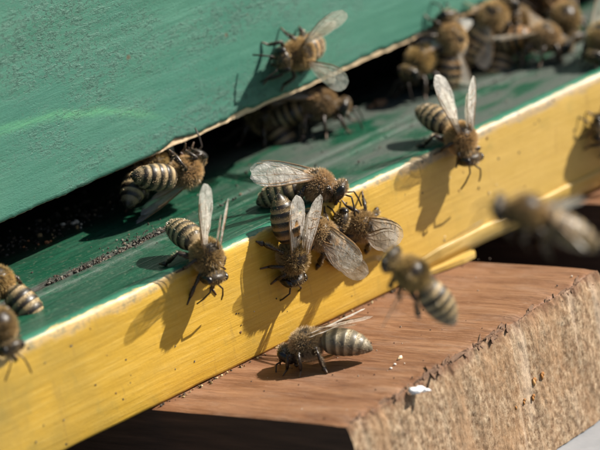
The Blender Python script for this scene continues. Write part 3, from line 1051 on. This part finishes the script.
        B.tube([m0, m0 - nn * 0.04 + t * 0.01, m0 - nn * 0.07 - lat * sgn * 0.035], [.028, .024, .008], (0.06, 0.025, 0.012), 0.5, 6)
    B.tube([hc - nn * 0.12 + t * 0.03, hc - nn * 0.18 + t * 0.0, hc - nn * 0.22 - t * 0.02], [.035, .025, .010], (0.10, 0.035, 0.015), 0.5, 6)
    # ---- legs
    Mw = np.stack([fwd, left, up], axis=1)
    hips = ((0.115, 0.075), (0.02, 0.09), (-0.085, 0.085))
    feet = ((0.33, 0.27), (0.02, 0.42), (-0.36, 0.36))
    for li in range(3):
        for sgn in (-1, 1):
            hip = np.array([hips[li][0], sgn * hips[li][1], -0.13]) + Z
            fx = feet[li][0] + g.uniform(-.06, .06); fy = sgn * (feet[li][1] + g.uniform(-.05, .05))
            foot = np.array([fx, fy, 0.0])
            thick = (0.030, 0.030, 0.036)[li]
            if legs == 'fly':
                foot = np.array([(-0.02, -0.18, -0.52)[li] + g.uniform(-.04, .04), sgn * (0.16, 0.2, 0.2)[li], 0.27 - 0.36])
            else:
                lo = hip + (foot - hip) * np.array([1, 1, 0]) + np.array([0, 0, 0.03])
                hit = None
                prevp = lo.copy()
                for q in range(34):
                    z = lo[2] - q * 0.015
                    pl = np.array([lo[0], lo[1], z])
                    if solid(base_pos + Mw @ pl):
                        hit = pl
                        break
                    prevp = pl
                if hit is not None: foot = prevp + np.array([0, 0, 0.006])
                else:
                    foot = np.array([fx * 0.75, fy * 0.7, -0.02])
            out = nrm(np.array([foot[0] - hip[0], foot[1] - hip[1], 0]))
            reach = np.linalg.norm(foot - hip)
            ank = foot - out * 0.09 + np.array([0, 0, 0.065])
            if legs == 'fly': ank = foot + np.array([0.11, -sgn * 0.02, 0.07])
            l1, l2 = (0.20, 0.19) if li == 0 else ((0.22, 0.22) if li == 1 else (0.24, 0.27))
            dv = ank - hip; dd = np.linalg.norm(dv)
            if dd > (l1 + l2) * 0.98:
                sc = dd / ((l1 + l2) * 0.98); l1 *= sc; l2 *= sc
            x1 = (l1 * l1 - l2 * l2 + dd * dd) / (2 * dd)
            hgt = math.sqrt(max(0, l1 * l1 - x1 * x1))
            bend = np.array([-0.25 if li == 2 else 0.1, sgn * 0.45, 0.9])
            dn_ = dv / dd
            bend = nrm(bend - dn_ * (bend @ dn_))
            knee = hip + dn_ * x1 + bend * hgt
            mid = foot * 0.5 + ank * 0.5
            if li < 2:
                B.tube([hip, hip * .6 + knee * .4, knee, knee * 0.9 + ank * 0.1], [thick * .8, thick * 1.15, thick * .8, thick * .6], LEG, 0.5, 7, 0.25, 0.035)
                B.tube([knee, knee * .5 + ank * .5, ank * .85 + knee * .15, ank], [thick * .65, thick * .95, thick * .85, thick * .55], LEG, 0.5, 7, 0.25, 0.03)
                B.tube([ank, mid, foot * .8 + mid * .2, foot], [thick * .65, thick * .5, thick * .38, thick * .3], [LEG, LEG2, LEG2, LEG2], 0.4, 6)
            else:
                B.tube([hip, hip * .55 + knee * .45, knee, knee * 0.9 + ank * 0.1], [thick * .8, thick * 1.15, thick * .8, thick * .6], LEG, 0.5, 7, 0.25, 0.035)
                B.tube([knee, knee * .6 + ank * .4, ank * .8 + knee * .2, ank], [thick * .6, thick * 1.05, thick * 1.45, thick * .8], LEG, 0.8, 8, 0.35, 0.04, 0.6)
                B.tube([ank, ank * .5 + mid * .5, mid, foot * .7 + mid * .3, foot], [thick * .9, thick * 1.1, thick * .75, thick * .42, thick * .32], [LEG, LEG, LEG, LEG2, LEG2], 0.5, 7, 0.1, 0.02)
    V = np.array(B.V)
    mesh_obj('body', V, B.F, M_BODY, root, None, True, np.array(B.C), B.G)
    # ---- fur: one tapered blade per hair
    T = []
    for f in B.F:
        if len(f) == 4: T += [(f[0], f[1], f[2]), (f[0], f[2], f[3])]
    T = np.array(T)
    D_, H_, C_ = np.array(B.D), np.array(B.H), np.array(B.C)
    a, b, c = V[T[:, 0]], V[T[:, 1]], V[T[:, 2]]
    cr = np.cross(b - a, c - a)
    area = 0.5 * np.linalg.norm(cr, axis=1)
    wgt = area * D_[T].mean(1)
    n_h = int(15500 * fur)
    pick = g.choice(len(T), n_h, p=wgt / wgt.sum())
    r1, r2 = g.random(n_h), g.random(n_h)
    sq = np.sqrt(r1)
    wa, wb, wc = (1 - sq)[:, None], (sq * (1 - r2))[:, None], (sq * r2)[:, None]
    P0 = a[pick] * wa + b[pick] * wb + c[pick] * wc
    Nn = cr[pick] / (2 * area[pick][:, None] + 1e-12)
    hl = H_[T[pick]].mean(1) * g.uniform(0.55, 1.25, n_h)
    slope = np.where(P0[:, 0] < -0.2, 2.2, 0.35)[:, None]
    dirs = Nn + slope * np.array([-1.0, 0, 0.0]) + g.normal(0, 0.28, (n_h, 3))
    dirs /= np.linalg.norm(dirs, axis=1)[:, None]
    side = np.cross(dirs, g.normal(0, 1, (n_h, 3)))
    side /= np.linalg.norm(side, axis=1)[:, None] + 1e-9
    wdt = (0.0033 / max(0.45, fur) ** 0.5) * g.uniform(0.8, 1.3, n_h)[:, None]
    P0 = P0 - Nn * 0.006
    Vf = np.stack([P0 - side * wdt, P0 + side * wdt, P0 + dirs * hl[:, None]], axis=1).reshape(-1, 3)
    Ff = np.arange(n_h * 3).reshape(-1, 3)
    hc_ = furc[None, :] * g.uniform(0.7, 1.25, (n_h, 1))
    onab = (P0[:, 0] < -0.22)[:, None]
    hc_ = np.where(onab, hc_ * np.array((0.92, 0.98, 1.12)) + 0.03, hc_)
    isleg = (D_[T[pick]].max(1) <= 0.36)[:, None] & ~onab
    hc_ = np.where(isleg, hc_ * 0.45, hc_)
    fo = mesh_obj('fur', Vf, Ff, M_FUR, root, None, False, (hc_[:, None, :] * np.array([0.30, 0.30, 1.35])[None, :, None]).reshape(-1, 3))  # dark roots and bright tips: sun and shade contrast put into the hair colour
    # ---- wings
    W = {'fold': (16, 10, 8), 'vee': (13, 34, 62), 'half': (34, 22, 25), 'spread': (64, 18, 14), 'fly': (84, 22, 10)}[wings]
    if wing_args: W = wing_args
    for sgn in (-1, 1):
        w_ = W[sgn] if isinstance(W, dict) else W
        if isinstance(w_[0], (tuple, list)):             # given as world directions: along the wing, toward its leading edge
            dvec, lead = nrm(Mw.T @ np.array(w_[0])), Mw.T @ np.array(w_[1])
        else:
            sw, el, tw = (R(q) for q in w_)
            sw += g.uniform(-.05, .05); el += g.uniform(-.04, .04)
            dvec = -X_ * math.cos(sw) + Y_ * sgn * math.sin(sw)
            lead = Y_ * sgn * math.cos(sw) + X_ * math.sin(sw)
            dvec = dvec * math.cos(el) + U_ * math.sin(el)
            lead = rot(lead, dvec, tw * sgn)
        rt = np.array([0.03, sgn * 0.122, 0.142]) + Z
        build_wing('fore_wing', root, WING_FORE, VEINS_FORE, rt, dvec, lead, 0.93)
        d2 = nrm(dvec - lead * 0.13 - U_ * 0.03)
        build_wing('hind_wing', root, WING_HIND, VEINS_HIND, rt + np.array([-0.06, 0, -0.02]), d2, lead, 0.66)
    tag(root, label, 'bee', 'honey bees at the hive entrance')
    return root


make_bee('bee clinging high on the green board with wings spread', (1.824, 1.730, 1.413), (-0.947, -0.302, 0.109), (0.217, -0.901, 0.169), seed=0, wings='spread', wing_args={-1: ((0.094, -0.762, 0.625), (-0.724, 0.023, 0.59)), 1: ((-0.047, -0.991, -0.042), (0.304, -0.262, 0.845))}, head_pitch=22, amber=0.6, ht=0.24)
make_bee('bee hanging upside down under the green board edge at left', (-0.466, 1.700, 0.506), (0.993, 0.105, -0.057), (-0.187, -0.659, -0.743), seed=1, wings='fold', droop=16, curl=10, head_pitch=50, amber=0.1, wing_args={1: ((-0.825, 0.325, -0.412), (-0.381, -0.849, -0.155)), -1: ((-0.916, 0.188, -0.336), (-0.278, -0.805, 0.123))})
make_bee('dark bee half hidden behind the upside down bee', (-0.615, 2.220, 0.615), (0.935, 0.344, 0.083), (-0.160, 0.023, 0.973), seed=2, wings='half', fur=0.4, wing_args={1: ((0.813, 0.502, -0.167), (0.428, -0.641, -0.382)), -1: ((0.7, 0.647, -0.04), (-0.674, -0.443, 0.537))})
make_bee('shaded bee walking inside the slot behind the board edge', (2.410, 2.140, 0.417), (0.650, -0.759, 0.039), (0.000, 0.000, 1.000), seed=3, wings='fold', amber=0.5, fur=0.6, droop=10)
make_bee('shaded bee deep in the slot showing its striped tail', (1.854, 2.828, 0.310), (-0.129, 0.857, 0.499), (0.000, 0.000, 1.000), seed=4, wings='half', wing_args={1: ((0.853, 0.494, 0.035), (0.008, -0.877, 0.459)), -1: ((0.963, 0.127, 0.16), (-0.729, -0.224, 0.631))}, fur=0.4, droop=22, curl=18)
make_bee('bee standing on the landing board edge facing right', (0.473, 0.109, 0.212), (0.635, -0.773, 0.000), (0.000, 0.000, 1.000), seed=5, wings='fold', wing_args={1: ((-0.681, 0.55, 0.34), (0.431, 0.111, 0.847)), -1: ((-0.879, 0.348, 0.144), (-0.321, -0.209, -0.872))}, droop=6, curl=12, amber=0.15, head_pitch=42, ht=0.2)
make_bee('middle bee climbing head first down the yellow strip', (-0.426, -0.220, -0.451), (-0.016, 0.000, -1.000), (0.000, -1.000, 0.000), seed=6, wings='vee', wing_args={-1: ((0.138, -0.023, 0.99), (-0.981, -0.138, 0.134)), 1: ((0.355, -0.238, 0.904), (0.914, 0.29, -0.283))}, amber=0.75, droop=4, curl=4, ant=(0.0, 0.1), head_pitch=18, ht=0.22)
make_bee('bee with glassy wings beside the middle bee facing the hive', (0.120, -0.190, -0.317), (-0.624, 0.000, 0.781), (0.000, -1.000, 0.000), seed=7, wings='half', wing_args={-1: ((-0.196, -0.948, -0.263), (0.735, -0.316, 0.574)), 1: ((0.049, -0.934, -0.195), (0.474, -0.138, 0.816))}, amber=0.5, ht=0.19, head_pitch=25)
make_bee('rightmost of the three crowded bees on the yellow strip', (0.835, -0.190, -0.468), (-0.846, 0.000, 0.533), (0.000, -1.000, 0.000), seed=8, wings='half', wing_args={-1: ((-0.152, -0.984, 0.061), (0.474, -0.138, 0.816)), 1: ((-0.125, -0.925, 0.301), (0.344, -0.0, 0.897))}, amber=0.4, ht=0.19, head_pitch=28)
make_bee('left bee leaning over the yellow edge with raised wings', (-1.778, -0.170, 0.081), (-0.122, -0.732, -0.671), (0.100, -0.660, 0.720), seed=9, wings='vee', wing_args={-1: ((0.034, -0.09, 0.995), (-0.969, -0.246, 0.011)), 1: ((0.037, -0.448, 0.893), (0.8, 0.549, 0.242))}, head_pitch=52, droop=26, curl=6, amber=0.1, yaw=4, ht=0.23)
make_bee('right bee leaning over the yellow edge with raised wings', (2.850, -0.170, 0.061), (-0.020, -0.737, -0.676), (0.100, -0.660, 0.720), seed=10, wings='vee', wing_args={-1: ((-0.279, 0.133, 0.951), (-0.945, -0.215, -0.247)), 1: ((0.023, -0.279, 0.96), (0.905, 0.413, 0.098))}, head_pitch=40, droop=22, curl=8, amber=0.1, ht=0.23)
make_bee('pale bee walking on the reddish plank below the strip', (-1.016, -0.917, -1.335), (-0.601, 0.799, 0.000), (0.000, 0.000, 1.000), seed=11, wings='fold', wing_args={-1: ((0.74, -0.556, 0.049), (-0.288, -0.763, 0.498)), 1: ((0.882, -0.358, 0.138), (0.795, 0.495, -0.213))}, pale=1.0, amber=0.0, soft=0.35, droop=-4, curl=26, head_pitch=50, ht=0.31)
make_bee('flying bee in front of the plank climbing to the left', (-1.627, -4.053, 0.434), (-0.369, 0.479, 0.796), (-0.149, -0.838, 0.512), seed=12, wings='fly', legs='fly', amber=0.05, fur=0.6, droop=10, curl=10, wing_args={-1: ((0.552, -0.64, 0.435), (-0.269, -0.803, 0.443)), 1: ((-0.227, 0.49, -0.802), (-0.773, -0.582, 0.057))})
make_bee('blurred flying bee at right in front of the dark gap', (-2.546, -7.422, 2.124), (-0.589, 0.623, 0.514), (0.073, -0.518, 0.831), seed=13, wings='fly', legs='fly', amber=0.2, fur=0.5, droop=6, curl=4, tail=1.12, wing_args={1: ((0.961, -0.092, -0.182), (-0.345, -0.69, 0.561)), -1: ((-0.018, -0.83, -0.531), (-0.674, -0.443, 0.537))})
make_bee('blurred bee at left frame edge with striped tail toward us', (-4.077, 1.328, 0.340), (-0.156, 0.904, 0.399), (-0.019, -0.607, 0.772), seed=14, wings='half', wing_args={1: ((0.199, 0.965, 0.097), (0.162, -0.42, 0.545)), -1: ((-0.076, 0.92, -0.333), (-0.281, -0.028, 0.648))}, amber=0.1, droop=14, curl=16, fur=0.7)
make_bee('blurred bee at left frame edge leaning over the yellow strip', (-5.134, -0.120, 0.390), (-0.088, -0.733, -0.674), (-0.075, -0.889, 0.438), seed=15, wings='half', amber=0.3, fur=0.7, wing_args={1: ((-0.053, 0.977, 0.135), (0.162, -0.42, 0.545)), -1: ((-0.242, 0.968, -0.063), (-0.281, -0.028, 0.648))}, head_pitch=25)
make_bee('bee on the strip cut off by the right frame edge', (5.645, -0.270, -0.760), (-0.962, 0.000, 0.273), (0.000, -1.000, 0.000), seed=16, wings='half', amber=0.2, fur=0.4)
make_bee('round backed bee under the end of the green board', (4.128, 1.900, 0.511), (-0.987, -0.155, -0.033), (-0.190, -0.161, 0.959), seed=17, wings='fold', amber=0.4, fur=0.6)
make_bee('upright bee rearing up beside the end of the green board', (4.594, 1.720, 0.705), (0.329, 0.027, 0.944), (0.170, -0.980, 0.091), seed=18, wings='fold', wing_args={1: ((0.138, -0.13, -0.948), (-0.026, -0.892, 0.367)), -1: ((0.044, 0.438, -0.895), (-0.674, -0.443, 0.537))}, amber=0.7, fur=0.6, curl=5, droop=0, pale=0.2)
make_bee('bee with dark slanting stripes right of the upright bee', (5.443, 1.700, 0.753), (0.804, -0.214, 0.554), (-0.567, -0.300, 0.744), seed=19, wings='half', fur=0.6, wing_args={1: ((-0.429, -0.427, -0.798), (0.334, -0.879, 0.122)), -1: ((-0.328, 0.929, 0.299), (-0.674, -0.443, 0.537))})
make_bee('bee with pale ringed tail pointing to the yellow strip', (5.451, 2.148, 0.300), (-0.017, 0.899, 0.438), (0.000, 0.000, 1.000), seed=20, wings='half', wing_args={1: ((0.346, 0.685, 0.626), (0.008, -0.877, 0.459)), -1: ((0.159, 0.973, -0.105), (-0.729, -0.224, 0.631))}, amber=0.3, fur=0.6, pale=0.6, droop=10)
make_bee('dark bee wedged between the ringed tail and orange bee', (5.664, 1.803, 0.300), (0.811, 0.300, 0.502), (0.000, 0.000, 1.000), seed=21, wings='fold', fur=0.5, wing_args={1: ((0.412, 0.037, -0.699), (-0.232, -0.835, 0.434)), -1: ((-0.12, 0.634, -0.595), (-0.674, -0.443, 0.537))})
make_bee('orange furred bee lying along the far landing board', (5.889, 1.176, 0.330), (0.544, -0.811, -0.214), (0.000, 0.000, 1.000), seed=22, wings='fold', wing_args={1: ((-0.053, 0.902, 0.417), (-0.105, -0.732, 0.586)), -1: ((-0.793, 0.532, 0.104), (-0.453, -0.639, 0.486))}, amber=1, fur=0.8)
make_bee('dark bee behind the orange furred bee at the top', (5.901, 1.800, 0.556), (-0.756, 0.263, 0.600), (0.000, 0.000, 1.000), seed=23, wings='half', fur=0.5, wing_args={1: ((0.375, 0.339, -0.841), (-0.232, -0.835, 0.434)), -1: ((0.144, 0.652, -0.696), (-0.674, -0.443, 0.537))})
make_bee('amber tailed bee at the top of the far cluster', (6.640, 1.519, 0.340), (-0.254, -0.691, -0.676), (0.000, 0.000, 1.000), seed=24, wings='fold', amber=0.9, fur=0.5, wing_args={1: ((0.636, 0.593, 0.478), (-0.026, -0.892, 0.367)), -1: ((0.29, 0.832, 0.408), (-0.674, -0.443, 0.537))})
make_bee('dark bee at the upper right frame edge on the board', (6.167, 0.314, 0.340), (-0.934, -0.143, -0.327), (0.000, 0.000, 1.000), seed=25, wings='fold', fur=0.5)
make_bee('topmost bee in the far right cluster above the others', (6.780, 2.188, 0.400), (0.553, -0.816, 0.169), (0.000, 0.000, 1.000), seed=26, wings='half', amber=0.5, fur=0.5, wing_args={1: ((0.375, 0.339, -0.841), (-0.232, -0.835, 0.434)), -1: ((0.144, 0.652, -0.696), (-0.674, -0.443, 0.537))})
